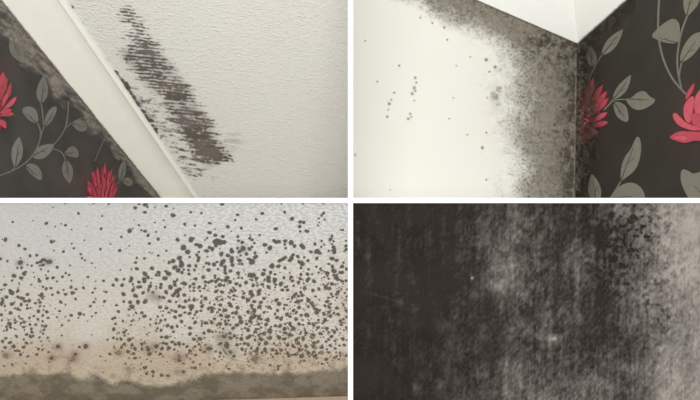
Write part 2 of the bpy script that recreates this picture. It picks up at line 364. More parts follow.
# mould on the ceiling, upper left
mr = lambda c, k=.9: lin(c) * k
SY = [8, 12, 22, 25, 31, 36, 44, 50, 56, 64, 70, 76, 83, 90, 96, 105, 115, 125, 135, 145, 155, 160, 165, 169]
SL = [124, 124, 126, 132, 132, 130, 135, 124, 126, 136, 138, 144, 154, 159, 166, 168, 176, 183, 187, 194, 201, 203, 206, 214]
SR = [134, 137, 144, 149, 151, 153, 159, 163, 164, 173, 176, 181, 189, 192, 196, 200, 206, 211, 216, 222, 228, 228, 222, 214]
def smear(px, py):
    yy = py - (px - 165) * .10
    st = fbm(px, yy, 15, 2.2, 2, 2, .5); st1 = fbm(px, yy, 6, 1.5, 5, 2); fine = fbm(px, py, 2.2, 1.5, 8, 2)
    l = np.interp(py, SY, SL) - 4 + (fbm(py * 0, yy, 9, 2.4, 15, 2) - .5) * 16; r = np.interp(py, SY, SR) - 3 + (fbm(py * 0 + 50, yy, 9, 2.4, 19, 2) - .5) * 14
    core = np.clip(np.minimum(px - l, r - px) / 9, -2.5, 1)
    row = np.sin(2 * math.pi * (yy + 2.2 * fbm(px, yy, 30, 12, 25, 2)) / 3.3)
    lvl = np.interp(py, [4, 12, 24, 34, 50, 80, 105, 130, 163, 172], [-.6, -.32, -.18, -.05, .04, .02, .12, .30, .34, -1.2])
    rw = np.interp(py, [0, 60, 110, 140, 170], [.34, .34, .22, .10, .10])
    f = np.where(core > 0, core * .42, core * .75) + lvl + .06 + row * rw + (st - .5) * 1.0 + (st1 - .5) * 1.0 + (fine - .5) * 1.1
    d2 = px - E2(py)
    hl = smooth(78, 96, py) * (1 - smooth(172, 182, py)) * smooth(0, 4, d2) * (1 - smooth(-2, 10, px - np.interp(py, SY + [185], SL + [226])))
    hl = hl * (1 - smooth(-2, 6, px - (184 + (py - 155) * 1.5)) * smooth(150, 158, py))
    f2 = -.40 + .34 * hl + (st - .5) * 1.1 + (st1 - .5) * 1.2 + (fine - .5) * .9 + .30 * gauss(px, (py - 167) - (px - 196) * .62, 196, 0, 18, 4)
    f = np.maximum(f, np.where(hl > .05, f2, -1))
    pinch = gauss(px, py, 234, 141, 9, 8)
    a = smooth(-.15, .85, f) * .97
    a = np.maximum(a, .20 * pinch * smooth(.3, .7, st))
    a = np.maximum(a, .16 * smooth(-.9, .4, core) * smooth(30, 60, py) * (1 - smooth(160, 175, py)))
    tone = smooth(.35, .65, fbm(px, py, 14, 6, 12, 3))[..., None]
    return a, mr((100, 92, 84)) * (1 - tone) + mr((116, 108, 100)) * tone
film('mould_smear', PC, 104, 250, 4, 188, .6, smear, label='dark brown streaky mould smear running diagonally across the textured ceiling', cat='mould')
def lipmould(px, py):
    d = px - E2(py); den = np.interp(py, [0, 4, 60, 70, 78, 98, 112, 120, 138, 150, 178, 184], [.02, .1, .05, .25, .7, .75, .4, .6, .6, .25, .15, 0])
    f = den * 1.3 - np.abs(d - 1.5) * .17 + (fbm(px, py, 5, 4, 21, 3) - .5) * 1.7 - .28
    return smooth(0, .5, f) * .85, mr((92, 84, 75)) + 0 * px[..., None]
film('mould_fringe', PC, 64, 200, 2, 190, .6, lipmould, lift=.0016, label='black mould fringe in the crack between coving lip and textured ceiling', cat='mould', kind='stuff')
def wallmould(px, py):
    d = E1(py) - px; n = fbm(px, py, 16, 16, 31, 4); n2 = fbm(px + py * .5, py, 3, 3, 33, 2)
    reach = np.interp(py, [-20, 0, 30, 60, 90, 130, 160, 200], [42, 38, 34, 28, 26, 19, 13, 12])
    n3 = fbm(px * .6 - py * .8, px * .8 + py * .6, 3, 12, 37, 3)
    a = smooth(.10, .95, 1.18 - d / reach + (n - .5) * 1.9 + (n3 - .5) * .6) * (.46 + .38 * n2 + .35 * (n3 - .4))
    a = np.maximum(a, .13 * smooth(.5, .75, fbm(px, py, 22, 22, 35, 4)))
    a = a * smooth(-1.0, 1.5, d)
    t = smooth(.35, .65, n3)[..., None]; out = smooth(30, 50, d)[..., None]
    c = mr((134, 126, 117)) * (1 - t) + mr((156, 148, 138)) * t
    return a, c * (1 - out) + mr((112, 100, 86)) * out
film('mould_bloom', PW, -20, 162, -15, 199.5, .8, wallmould, lift=.0030, thr=-1, label='pale grey mould bloom along the top of the dark wallpaper under the coving', cat='mould')
def coveline(px, py):
    d = E1(py) - px
    return smooth(0, .5, 1 - np.abs(d - .8) / (1.0 + vn(py / 9, py * 0, 6))) * (.2 + .4 * vn(py / 14, py * 0, 7)), mr((96, 88, 78)) + 0 * px[..., None]
film('coving_foot_line', PW, -6, 164, -6, 199.5, .6, coveline, lift=.0036, label='thin dark dirt line at the foot of the diagonal coving', cat='marking')  # thin patchy dark line where the coving meets the wall

# ------------------------------------------------------------------ upper right: room corner of cream wall, floral wall and coving
PT = (578.0, 43.5)
def solve_corner(d0):
    r0 = ray(*PT) * d0; tg = [ray(478, 0.5), ray(627, 0), ray(575.5, 198)]
    z = np.array([d0 * .93, d0 * .93, d0 * .85])
    def F(z):
        a, b, c_ = [z[i] * tg[i] - r0 for i in range(3)]; return np.array([a @ b, a @ c_, b @ c_])
    for _ in range(60):
        f = F(z); J = np.zeros((3, 3))
        for k in range(3):
            dz = z.copy(); dz[k] += 1e-5; J[:, k] = (F(dz) - f) / 1e-5
        z = z - .7 * np.linalg.solve(J, f)
    return r0, [unit(z[i] * tg[i] - r0) for i in range(3)]
C0, (da, db, dc) = solve_corner(2.42)
PL = Plane(C0, np.cross(da, dc), da); PR = Plane(C0, np.cross(db, dc), db)
TL_ = lambda x: 43.5 + (x - 578) * 0.432                      # top edge of the cream wall in the photo
CX = lambda y: 578 - 2.5 * (y - 43.5) / 154.5
wall_l = patch('wall_upper_right', PL, lambda y: 350 + 0 * y, lambda y: np.where(y > 43.5, CX(y), 578 + (y - 43.5) / .432), -55, 200, 100, 60, M['cream_wall_paint'],
      label='cream wall darkened by mould towards the room corner', cat='wall', kind='structure')
RX = lambda y: np.where(y > 43.5, CX(y), 578 - (y - 43.5) * 49 / 43.5)
wall_r = patch('wall_right', PR, RX, lambda y: 840 + 0 * y, -110, 200, 80, 60, M['black_floral_paper'],
      lambda x, y: (.10 * gauss(x, y, 590, 110, 30, 45) + .22 * gauss(x, y, 690, 115, 22, 40), 0 * x, 0 * x),
      label='black floral wallpapered wall meeting the cream wall at the corner', cat='wall', kind='structure')
nL = PL.n; nR = PR.n; up = -dc
mit = up + nL + nR
def coving(name, d, nrm, lab):
    rows = []
    K = 9
    for k in range(K):
        t = k / (K - 1) * .20
        a = C0 + mit * t
        rows.append([a + d * s for s in np.linspace(0, 1.0, 20)])
    return mk(name, np.array(rows), grid_faces(K, 20), M['coving_bright'], smooth_sh=True, label=lab, cat='coving', kind='structure')
coving('trim_5', da, nL, 'white coving above the cream wall, left of the corner mitre')
coving('trim_6', db, nR, 'white coving above the black floral wall, right of the corner mitre')

G2 = 'leaf_grey_warm'
leaf(PR, wall_r, (602, 55.5), (623, 29.5), 5.2, 0, mat=G2)
leaf(PR, wall_r, (592.5, 67), (590.5, 46.5), 5.2, 0, mat=G2)
leaf(PR, wall_r, (613, 99.5), (631, 75), 4.6, 1.0, mat=G2)
leaf(PR, wall_r, (614, 102), (628, 122.5), poly=[(613, 102.5), (620, 101.5), (627.5, 107), (629.3, 122.5), (622, 121), (615.5, 115)], mat=G2)
leaf(PR, wall_r, (629, 99), (655, 100), poly=[(625, 99), (632, 98), (637, 92.5), (645, 90.5), (649.5, 96.5), (657, 100), (649, 107), (640, 110.7), (632, 108.5)], mat=G2)
leaf(PR, wall_r, (621, 181.5), (638.5, 134.5), poly=[(620.5, 182), (621.3, 166), (626, 155), (631, 150), (637.5, 134), (641.8, 143), (640, 160), (635, 171), (627, 177)], mat=G2)
leaf(PR, wall_r, (611, 198), (640, 196), poly=[(610, 199.5), (614, 191), (622, 184.5), (631, 182), (639, 185), (645, 193), (645, 204), (620, 206)], mat=G2)
leaf(PR, wall_r, (597, 204), (592, 174), 6.5, 0, mat=G2)
leaf(PR, wall_r, (677.5, 43), (652, 36), poly=[(678, 44), (665, 43), (657, 39.5), (651, 36.8), (656, 30), (667, 21), (675, 18), (680, 24), (680, 36)], mat=G2)
leaf(PR, wall_r, (687, 16), (693, -12), poly=[(687, 17), (683.5, 8), (684, -4), (690, -14), (701, -6), (699, 4), (693, 11)], mat=G2)
leaf(PR, wall_r, (681, 63), (701, 34), poly=[(680, 64), (681, 52), (688, 39), (696, 32.5), (706, 32), (702, 44), (692, 57)], mat=G2)
leaf(PR, wall_r, (712, 206), (688, 178), poly=[(681.5, 168.5), (689, 171), (693, 174.5), (706, 170), (722, 184), (716, 206), (692, 204), (684, 190), (680.5, 180)], mat=G2)
leaf(PR, wall_r, (560 + 150, 60), (722, 40), 5, 0, mat=G2)
for pts, w in (([(660, -14), (658.5, 10), (658, 35), (662.5, 58), (671, 77), (680, 88), (687, 95)], 1.9), ([(689, 12), (681.5, 31), (678.5, 46), (677, 62), (678.5, 76), (681.5, 88)], 1.7),
               ([(682, 61), (679.7, 71), (679.3, 80)], 1.4), ([(602, 55), (596, 64), (588.5, 81)], 1.0), ([(613.5, 99), (610, 104), (604, 110)], 1.3),
               ([(612, 101), (618, 99.3), (628, 99.5)], 1.2), ([(621, 181), (616, 190), (609, 200)], 1.3), ([(613, 102), (616, 103)], 1.0)):
    tube_strip('stem', PR, pts, w, M['stem_grey'], 0.0007, wall_r)
flower(PR, wall_r, (580, 116), [
    ((581, 122), (582, 84), 3.0, -1), ((584, 112), (593.5, 77.5), 3.6, 0), ((583, 120), (588, 86), 3.0, 0), ((590, 112), (603, 85), 3.0, -1), ((590, 114), (607.5, 91), 3.0, 0), ((592, 117), (609, 98), 2.8, 0),
    ((588, 120), (600, 102), 3.0, 0), ((590, 124), (608, 112.5), 2.8, 0), ((590, 128), (609, 122), 3.0, 0), ((586, 128), (599.5, 133), 3.0, 1), ((584, 128), (592, 139), 3.0, 0), ((580, 125), (585, 147), 3.2, 0),
    ((581, 124), (584, 100), 3.2, 0), ((585, 126), (593, 106), 3.0, 0), ((582, 130), (590, 116), 3.0, 0)],
    [(578.5, 92), (590, 92), (600, 104), (600, 122), (592, 132), (579, 138)], 'red flower half hidden by mould at the room corner')
fl = raised('flower', PR, outline([(686, 112), (692, 97), (704, 92), (722, 100), (726, 125), (712, 140), (690, 138)], 2), M['petal_deep_red'], .0007, wall_r, label='large red flower cut by the right edge of the view')
for i, (pl_, mt) in enumerate((
    ([(686, 101), (685.5, 96), (689, 89), (694.5, 82.5), (695, 86), (692, 94)], 'petal_red'),
    ([(684, 118), (683.3, 108), (687, 100), (693, 95), (696, 100), (693, 112), (692, 122), (688, 124)], 'petal_light_red'),
    ([(697, 118), (694, 108), (695, 97), (701, 88), (712, 84), (716, 100), (708, 116)], 'petal_light_red'),
    ([(694, 127), (691, 118), (694, 112), (702, 115), (712, 122), (710, 133), (700, 132)], 'petal_red'),
    ([(672.5, 114), (676.5, 112.5), (681, 117), (687, 123), (697, 126.5), (706, 130), (694, 131.5), (681, 127.5), (675, 122)], 'petal_light_red'),
    ([(669, 138.5), (674, 134), (681, 131), (691, 131.5), (710, 133), (710, 142), (695, 141), (686, 143.8), (678, 142)], 'petal_red'),
    ([(672, 138.5), (680, 134.5), (690, 137), (688, 142), (679, 141)], 'petal_light_red'),
    ([(712, 84), (726, 90), (728, 110), (716, 116)], 'petal_red'), ([(710, 142), (726, 150), (732, 136), (716, 128)], 'petal_light_red'))):
    petal_mesh('petal', PR, outline(pl_, 2), M[mt], M['petal_deep_red'], .0010 + .0003 * i, fl)

def cornermould(px, py):
    top = py - TL_(px); side = CX(py) - px
    n = fbm(px, py, 18, 18, 41, 4); n1 = fbm(px, py, 5, 5, 43, 3); n2 = fbm(px, py, 1.5, 1.5, 45, 2)
    wt = np.interp(px, [380, 420, 460, 500, 540, 578], [32, 32, 34, 38, 42, 44]); wsd = np.interp(py, [40, 90, 120, 160, 200], [66, 68, 68, 62, 64])
    ft = 1 - top / wt; fs = 1 - side / wsd
    d = np.maximum(ft, fs) + .30 * np.clip(np.minimum(ft, fs) + .3, 0, 1)
    fade = smooth(372, 440, px)
    base = smooth(-.28, .58, d + (n - .5) * .55 + (n1 - .5) * .12) * (.84 + .14 * smooth(.4, 1, d))
    grain = (n2 - .5) * 1.1 * smooth(-.5, .15, d) * (1 - .3 * smooth(.5, 1, d))
    speck = smooth(.66, .80, n2 + .05 * smooth(-.5, .6, d)) * smooth(-.75, .2, d + (n1 - .5) * .7)
    a = np.clip(base * .96 + grain * np.clip(base * 2.2, 0, .34) + .22 * speck, 0, 1)
    a = np.maximum(a, gauss(px, py, 496, 98, 6, 16) * (.16 + .4 * smooth(.5, .7, n1))) * (.45 + .55 * fade)
    a = a * smooth(-.3, 1.0, top) * smooth(-1, .5, side)
    dk = smooth(.25, .65, fbm(px, py, 6, 8, 47, 3)) * np.clip(1.15 - side / 22, 0, 1) + gauss(px, py, 552, 46, 26, 16) * smooth(.35, .6, n1)
    edge = np.exp(-(top / 2.0) ** 2) * fade
    m1 = fbm(px, py, 3.2, 3.2, 57, 3)
    w = np.clip(.75 * dk + .6 * edge + .25 * smooth(.1, 1.0, d) + .22 * speck + .65 * (n2 - .5) + .55 * (m1 - .5) + .03, 0, 1)[..., None]
    cc = mr((150, 143, 130)) * (1 - w) + mr((76, 70, 60)) * w
    seam = np.exp(-((side - 1.4) / .9) ** 2)[..., None] * smooth(60, 80, py)[..., None] * (.3 + .5 * vn(py / 5, py * 0, 9))[..., None]
    return a, cc * (1 - seam) + mr((160, 153, 139)) * seam
film('corner_mould', PL, 352, 579, -50, 199.5, .6, cornermould, lift=.0010, label='grey-brown mould spreading down the cream wall from the coving and corner', cat='mould')
SPK = [(399, 66, 1.2), (415, 78, 1.3), (416, 83, 1.1), (414, 88, 1.6), (412, 94, 1.6), (415, 91, 1.2), (394, 93, 1), (389, 104, 1.5), (387, 117, 1.3), (391, 100, 1), (377, 82, 1.0), (410, 114, 1.2), (408, 119, 1.3), (411, 117, .9),
       (355, 155, 1.1), (482, 148, 1.4), (486, 133, 1.1), (447, 40, 1), (432, 23, .9), (420, 18, .9), (444, 28, 1), (456, 66, .8), (470, 57, .9), (486, 60, 1.6), (495, 67, 1.5), (489, 72, 1), (500, 88, 1.2), (486, 180, .9), (390, 190, .8), (365, 41, .8), (467, 135, .9), (449, 119, .8), (453, 98, .8), (487, 98, 1), (414, 101, .9), (388, 110, .8)]
def specks(px, py):
    a = 0 * px
    for x, y, r in SPK: a = np.maximum(a, np.clip(1.6 - np.hypot(px - x, py - y) / r * 1.1, 0, 1))
    return a * (.45 + .3 * vn(px / 9, py / 9, 5)), mr((140, 128, 116)) + 0 * px[..., None]
film('mould_flecks', PL, 352, 510, 10, 196, .6, specks, lift=.0018, label='sparse brown mould flecks scattered on the clean part of the cream wall', cat='mould', kind='stuff')
def rightmould(px, py):
    side = px - CX(py); top = py - (43.5 - (px - 578) * 43.5 / 49)
    top = np.where(py < 43.5, (px - RX(py)) * .66, np.hypot(np.maximum(px - 578, 0) * .0 , 0) + 99)
    n = fbm(px, py, 9, 14, 51, 4); n2 = fbm(px, py, 3, 3, 53, 2)
    ds = np.where(py > 43.5, 1 - side / 30, 0); dt = np.clip(1 - (px - RX(py)) / 26, 0, 1) * (py <= 46)
    diag = np.clip(1 - ((py - 43.5) + (px - 578) * .888) / 34, 0, 1) * (py > 40)
    d = np.maximum(np.maximum(ds, dt), diag * .9)
    a = smooth(.0, .9, d + (n - .5) * .9) * (.55 + .5 * (n2 - .2))
    a = np.maximum(a, .78 * (1 - smooth(588, 606, px + (n - .5) * 16)) * smooth(60, 80, py) * (1 - smooth(150, 175, py)))
    a = np.where(side < 3, np.maximum(a, .55), a) * smooth(-.5, .6, np.where(py > 43.5, side, px - RX(py)))
    w = smooth(.35, .65, n2)[..., None]
    w = w * (1 - .6 * smooth(3, 9, side))[..., None]
    return a * .9, mr((60, 53, 46)) * (1 - w) + mr((108, 103, 90)) * w
film('corner_mould', PR, 574, 634, -4, 199.5, .7, rightmould, lift=.0046, label='dark sooty mould film over the floral wallpaper beside the corner', cat='mould')

# ------------------------------------------------------------------ lower left: speckled wall
YB = 1.508
PB = Plane((0, YB, 0), (0, -1, 0), (1, 0, 0))
def bl_stain_light(x, y):
    n = fbm(x, y, 45, 22, 71, 4)
    mid = .25 + .75 * smooth(215, 310, y + (n - .5) * 60)  # cool top turning warm lower down: cooler light put into the wall colour
    tan = smooth(318, 372, y + (n - .5) * 62 - 10 * smooth(230, 348, x)) * .95
    pink = .85 * gauss(x, y, 78, 356, 30, 13) + .6 * gauss(x, y, 18, 358, 40, 12) + .75 * gauss(x, y, 182, 358, 30, 12) + .35 * gauss(x, y, 346, 305, 10, 30) + .4 * gauss(x, y, 285, 355, 40, 10)
    return tan, np.clip(pink * (.6 + .8 * (n - .1)), 0, .9), mid
wall_b = patch('wall_lower_left', PB, lambda y: -200 + 0 * y, lambda y: 350 + 0 * y, 200, 470, 140, 220, M['stippled_wall_paint'], bl_stain_light,
      label='pale stippled wall covered in dark mould spots and tan damp staining', cat='wall', kind='structure')
zt = lambda py: (200 - py) / FPX * (YB - .006)
bv = [(x, y, z) for x, zz in ((-1.1, zt(412.5)), (-.004, zt(396.3))) for y in (YB - .006, YB + .02) for z in (-.55, zz)]
bb = mk('baseboard_lower_left', bv, [(0, 1, 3, 2), (4, 6, 7, 5), (0, 4, 5, 1), (2, 3, 7, 6), (0, 2, 6, 4), (1, 5, 7, 3)], M['skirting_tan'], label='tan skirting edge below the brown mould band', cat='skirting', kind='structure')

T = [(0, 203, [(128,190,12),(463,203,18),(553,235,8),(655,222,14),(632,295,8),(55,367,22),(515,387,20),(532,45,8),(652,0,12),(330,178,7)]),
 (0, 240, [(190,55,18),(250,90,15),(300,158,15),(368,152,15),(5,188,18),(75,210,13),(205,225,25),(205,180,8),(372,228,15),(405,218,17),(437,197,22),(490,217,28),(430,250,17),(175,278,12),(215,278,14),(275,248,10),(318,256,12),(410,293,11),(240,338,22),(258,318,12),(140,358,24),(212,380,22),(572,272,16),(635,115,14),(540,105,9),(657,330,12),(690,350,12),(625,368,14),(472,383,16),(530,378,18),(388,388,12),(697,255,10),(458,352,9),(345,372,9)]),
 (0, 280, [(52,48,19),(395,10,20),(120,5,12),(570,15,10),(505,42,10),(430,68,13),(462,88,16),(510,82,14),(580,124,16),(655,142,18),(525,147,13),(118,128,28),(100,105,18),(178,110,18),(65,170,20),(180,168,15),(218,182,18),(275,145,17),(415,150,24),(425,185,12),(248,210,20),(293,208,20),(25,215,17),(15,240,20),(120,240,22),(48,262,12),(212,245,18),(180,292,16),(400,224,16),(355,232,14),(275,284,14),(305,278,9),(398,268,10),(385,312,20),(468,318,17),(435,300,9),(428,355,14),(105,330,20),(12,347,18),(340,360,13),(295,380,13),(480,378,13),(608,220,18),(597,310,13),(570,372,10),(655,365,10),(380,393,14),(635,100,10),(15,98,12),(20,185,12)]),
 (0, 320, [(95,37,24),(150,28,12),(65,68,13),(105,72,18),(40,108,11),(70,102,12),(240,20,16),(210,32,13),(300,45,14),(357,47,14),(240,70,14),(315,88,14),(320,122,18),(425,12,12),(455,62,17),(440,98,14),(405,118,10),(620,52,12),(618,155,10),(265,145,16),(305,165,20),(332,158,12),(168,165,15),(60,183,15),(25,210,15),(100,225,20),(265,230,18),(430,135,12),(395,175,12),(135,265,22),(50,275,18),(235,272,16),(55,355,26),(205,345,18),(368,345,15),(275,365,12),(580,265,20),(515,380,18),(175,305,12),(385,290,14)]),
 (70, 203, [(652,48,20),(85,103,14),(320,130,10),(330,150,9),(312,257,15),(595,278,25),(610,137,11),(690,222,12),(235,2,12),(387,8,12),(430,348,9),(690,10,12),(18,265,9)]),
 (70, 240, [(498,105,18),(38,83,12),(18,38,9),(108,142,12),(120,182,12),(150,203,10),(220,232,9),(178,370,13),(405,40,9),(668,180,12),(655,225,15),(668,287,20),(615,385,22),(465,395,20),(540,392,14),(480,262,9),(5,255,8)]),
 (70, 280, [(335,8,14),(255,12,9),(520,52,20),(433,52,16),(605,12,16),(628,42,12),(630,102,20),(535,142,24),(655,158,24),(135,78,15),(60,92,13),(28,128,22),(10,72,16),(55,190,14),(240,220,14),(345,213,15),(203,262,14),(98,337,22),(258,328,12),(220,363,10),(12,353,16),(538,215,14),(602,222,20),(680,222,24),(620,268,28),(590,295,14),(465,252,14),(485,315,16),(450,378,14),(425,388,14),(685,70,20),(690,20,18),(360,120,14)]),
 (70, 320, [(618,10,12),(455,38,13),(437,92,20),(540,123,17),(490,128,11),(470,138,9),(435,178,14),(470,190,12),(375,197,11),(510,190,18),(595,195,23),(158,263,24),(95,270,14),(545,240,14),(515,275,14),(650,287,20),(580,315,20),(485,328,23),(400,340,14),(380,290,10),(635,335,16),(650,380,18),(620,250,18),(30,385,22),(55,345,16)]),
 (140, 203, [(55,12,26),(75,40,12),(262,32,18),(48,93,18),(332,123,24),(148,45,9),(508,93,13),(615,102,12),(448,213,18),(550,226,12),(250,243,12),(50,282,17),(80,325,18),(182,362,18),(376,368,22),(510,368,28),(160,290,10),(148,195,9),(452,322,10),(690,200,12),(690,295,20),(335,53,9),(650,370,8)]),
 (140, 240, [(93,35,14),(435,75,30),(475,120,27),(562,45,20),(600,60,26),(665,108,22),(695,75,18),(395,180,26),(332,210,24),(292,225,18),(415,250,30),(410,220,22),(348,272,25),(382,303,25),(265,108,12),(183,155,13),(120,132,9),(93,125,8),(45,185,13),(492,258,22),(560,258,18),(570,150,16),(588,175,18),(582,203,20),(120,283,22),(185,325,22),(50,338,26),(80,375,20),(40,390,22),(162,350,14),(192,355,12),(258,313,14),(285,335,28),(250,382,26),(420,325,18),(632,370,20),(685,300,22),(665,232,14),(690,238,18),(490,340,16),(438,295,12),(485,302,14),(545,300,14),(635,270,10),(560,388,18),(640,197,10),(675,168,10)]),
 (140, 280, [(45,12,22),(100,62,22),(85,95,14),(212,45,17),(205,75,18),(305,72,26),(348,48,20),(345,18,16),(446,36,26),(500,62,16),(535,40,17),(592,70,17),(645,82,12),(655,18,18),(685,25,14),(262,122,22),(372,110,24),(395,92,22),(352,130,20),(332,155,20),(380,158,20),(442,150,20),(537,107,13),(600,110,12),(30,128,20),(52,215,25),(295,212,20),(455,212,18),(490,200,14),(542,198,18),(655,185,22),(395,262,20),(435,272,18),(512,265,28),(510,295,16),(200,272,20),(265,282,18),(357,316,18),(620,262,20),(612,225,14),(610,308,14),(45,362,22),(350,372,18),(402,355,18),(495,335,18),(450,325,14),(568,318,16),(685,288,16),(20,328,16),(178,365,12),(290,325,13),(315,300,12),(105,393,12),(252,395,14),(8,68,14),(130,122,13),(235,175,18),(195,170,14)]),
 (140, 320, [(210,5,14),(415,15,18),(555,22,16),(660,30,22),(620,35,12),(160,33,14),(100,42,10),(95,85,10),(275,57,18),(318,72,20),(372,62,15),(175,82,13),(210,102,15),(335,118,14),(265,172,23),(215,170,15),(500,80,18),(500,138,18),(540,192,20),(602,190,22),(640,130,16),(690,110,22),(565,155,10),(20,242,15),(165,262,22),(235,230,16),(265,240,16),(290,278,20),(220,285,20),(322,220,16),(390,235,22),(355,245,14),(435,242,14),(590,242,14),(470,265,16),(500,308,18),(550,265,14),(645,318,14),(555,350,14),(690,285,24),(95,340,22),(80,290,20),(20,290,14),(210,340,12)]),
 (140, 360, [(50,75,22),(130,118,18),(65,138,14),(215,152,18),(130,160,13),(280,158,14),(432,118,14),(550,78,16),(600,45,11),(695,45,14),(385,3,16)]),
 (210, 203, [(122,12,18),(275,118,16),(252,170,12),(178,238,20),(312,252,15),(522,105,17),(460,163,14),(658,257,21),(495,320,12),(682,312,11),(52,323,18),(128,335,20),(205,348,10),(278,335,15),(285,378,14),(398,350,15),(425,368,13),(640,375,16),(690,385,20),(45,385,22),(70,370,18),(100,378,20),(140,388,22),(5,298,15),(5,203,12),(325,393,16)]),
 (210, 240, [(60,20,26),(60,55,22),(100,35,22),(140,25,22),(25,90,22),(115,140,24),(220,115,24),(212,90,14),(180,155,22),(218,185,26),(218,215,20),(225,250,20),(295,205,24),(295,115,20),(330,85,26),(275,80,14),(320,25,16),(395,90,20),(420,70,14),(365,140,18),(305,155,12),(445,30,12),(450,130,15),(455,170,24),(390,190,20),(420,220,32),(130,215,28),(112,250,18),(40,245,22),(70,220,14),(150,270,20),(148,300,15),(155,330,18),(205,310,18),(270,175,10),(548,48,24),(600,78,26),(665,88,10),(568,125,13),(620,260,28),(685,262,22),(530,340,24),(400,350,26),(430,350,26),(280,330,18),(172,378,24),(50,358,14),(465,382,20),(605,325,18),(650,343,14),(585,375,24),(535,295,12),(80,292,12),(320,240,14),(690,208,16),(85,393,20),(650,393,22),(660,20,18),(640,5,14),(285,378,12),(320,380,12)]),
 (210, 280, [(15,10,20),(60,15,18),(160,5,22),(200,22,20),(585,8,24),(645,10,22),(98,50,24),(140,55,14),(265,38,20),(302,55,16),(360,25,20),(432,55,18),(525,45,16),(585,70,22),(655,45,14),(60,115,20),(120,120,20),(212,105,16),(250,105,16),(235,80,12),(340,132,14),(407,118,22),(425,148,22),(490,108,24),(488,140,20),(332,175,20),(378,202,22),(440,215,18),(415,258,18),(510,222,20),(540,185,16),(240,155,15),(200,175,12),(65,190,15),(120,195,14),(235,195,13),(103,250,18),(195,237,18),(215,265,14),(273,276,19),(665,200,22),(690,240,22),(495,268,22),(590,270,18),(443,307,24),(380,320,18),(20,280,22),(20,312,18),(95,298,15),(75,322,12),(150,300,22),(110,352,20),(175,365,26),(260,330,22),(225,330,14),(440,365,26),(488,365,20),(410,385,18),(300,375,24),(540,325,14),(675,305,16),(650,340,13),(670,375,20),(45,388,16),(580,393,16),(510,390,16),(45,245,13),(60,68,12)]),
 (210, 320, [(15,20,18),(100,38,22),(165,40,20),(150,10,14),(310,18,26),(270,50,22),(400,12,18),(365,40,15),(580,8,16),(485,40,16),(560,45,20),(655,58,16),(132,88,12),(232,82,20),(380,100,22),(350,80,12),(595,105,26),(540,135,18),(200,132,15),(245,158,16),(445,122,14),(460,90,13),(510,75,12),(140,165,20),(205,180,18),(102,235,20),(168,250,30),(270,180,12),(315,185,20),(380,175,24),(400,160,18),(510,190,24),(600,180,22),(345,235,16),(382,245,20),(270,248,18),(560,230,24),(450,200,14),(490,245,14),(690,180,20),(10,285,14),(135,297,10),(320,292,18),(405,332,20),(205,322,18),(105,330,16),(475,285,18),(460,310,20),(550,300,22),(625,298,18),(240,362,16),(450,388,28),(350,345,12),(355,315,10),(670,335,18),(520,325,14),(410,285,13),(640,235,12)]),
 (278, 203, [(67,92,15),(140,158,22),(222,188,17),(257,195,19),(217,236,18),(222,284,13),(290,282,22),(455,103,15),(435,125,12),(406,155,11),(465,165,11),(413,197,8),(379,262,10),(650,270,12),(560,305,11),(540,330,14),(525,362,20),(437,378,12),(72,378,18),(132,392,24),(248,2,14),(450,3,12),(680,378,11),(555,382,12),(35,2,12)]),
 (278, 240, [(132,30,24),(165,60,20),(68,15,14),(68,45,14),(78,82,13),(248,68,28),(232,50,18),(370,40,16),(462,45,11),(388,115,28),(415,128,22),(330,118,16),(560,100,24),(555,70,18),(565,125,18),(682,95,16),(680,60,16),(45,192,22),(20,208,18),(70,175,18),(150,150,18),(135,180,22),(118,205,20),(198,165,20),(262,172,12),(388,183,18),(240,235,28),(208,218,16),(300,205,16),(540,185,24),(585,205,18),(545,265,20),(510,240,14),(640,265,22),(560,310,28),(580,370,28),(490,330,22),(620,325,16),(645,325,16),(70,278,16),(230,278,14),(305,295,12),(230,345,16),(295,342,18),(130,373,18),(60,378,15),(220,385,16),(305,388,20),(385,265,12),(425,288,14),(600,395,18),(684,290,16),(405,325,12),(440,305,10),(508,108,12),(655,225,12),(435,10,10)]),
 (278, 280, [(30,40,24),(292,8,20),(360,12,22),(205,25,18),(145,8,16),(265,80,20),(45,100,18),(95,100,16),(155,58,13),(90,65,12),(410,90,19),(475,68,22),(540,40,21),(515,85,18),(598,125,18),(580,145,12),(610,110,12),(533,140,15),(180,138,16),(145,172,16),(205,162,15),(240,152,18),(228,122,14),(305,205,22),(335,230,20),(352,260,18),(200,215,24),(235,205,14),(305,268,14),(10,235,20),(385,298,24),(390,330,20),(210,275,18),(490,215,18),(470,258,16),(515,275,18),(525,240,13),(588,280,18),(287,350,26),(232,352,15),(460,340,18),(510,320,16),(525,360,18),(602,343,18),(560,328,12),(680,305,14),(155,305,18),(185,322,14),(90,340,16),(30,390,20),(180,392,18),(120,365,16),(60,285,14),(430,190,11),(375,165,13),(350,105,18),(470,392,15),(655,392,13),(682,8,15),(635,10,14),(685,370,12),(65,250,12)]),
 (278, 320, [(20,60,18),(155,85,24),(120,35,20),(210,40,20),(75,130,20),(65,90,22),(280,128,20),(310,35,18),(355,45,16),(400,75,20),(425,135,20),(355,150,20),(465,10,20),(625,10,16),(630,45,14),(535,165,20),(250,180,20),(125,150,20),(185,195,18),(60,190,20),(10,170,20),(400,215,15),(480,215,14),(360,230,18),(150,260,20),(205,230,20),(95,250,20),(350,265,18),(280,260,20),(435,275,18),(520,255,14),(570,285,14),(305,332,18),(435,325,24),(370,360,22),(235,360,24),(110,355,18),(175,345,16),(490,85,20),(565,120,18),(590,95,12),(650,190,18),(570,210,13),(665,250,14),(615,255,12),(510,325,13),(215,300,18),(30,300,18),(95,330,16),(360,320,14),(620,130,10),(682,75,12),(480,395,16),(610,392,12),(680,355,14)])]
spots = [(x0 + X / 10, y0 + Y / 10, R / 10) for x0, y0, l in T for X, Y, R in l]
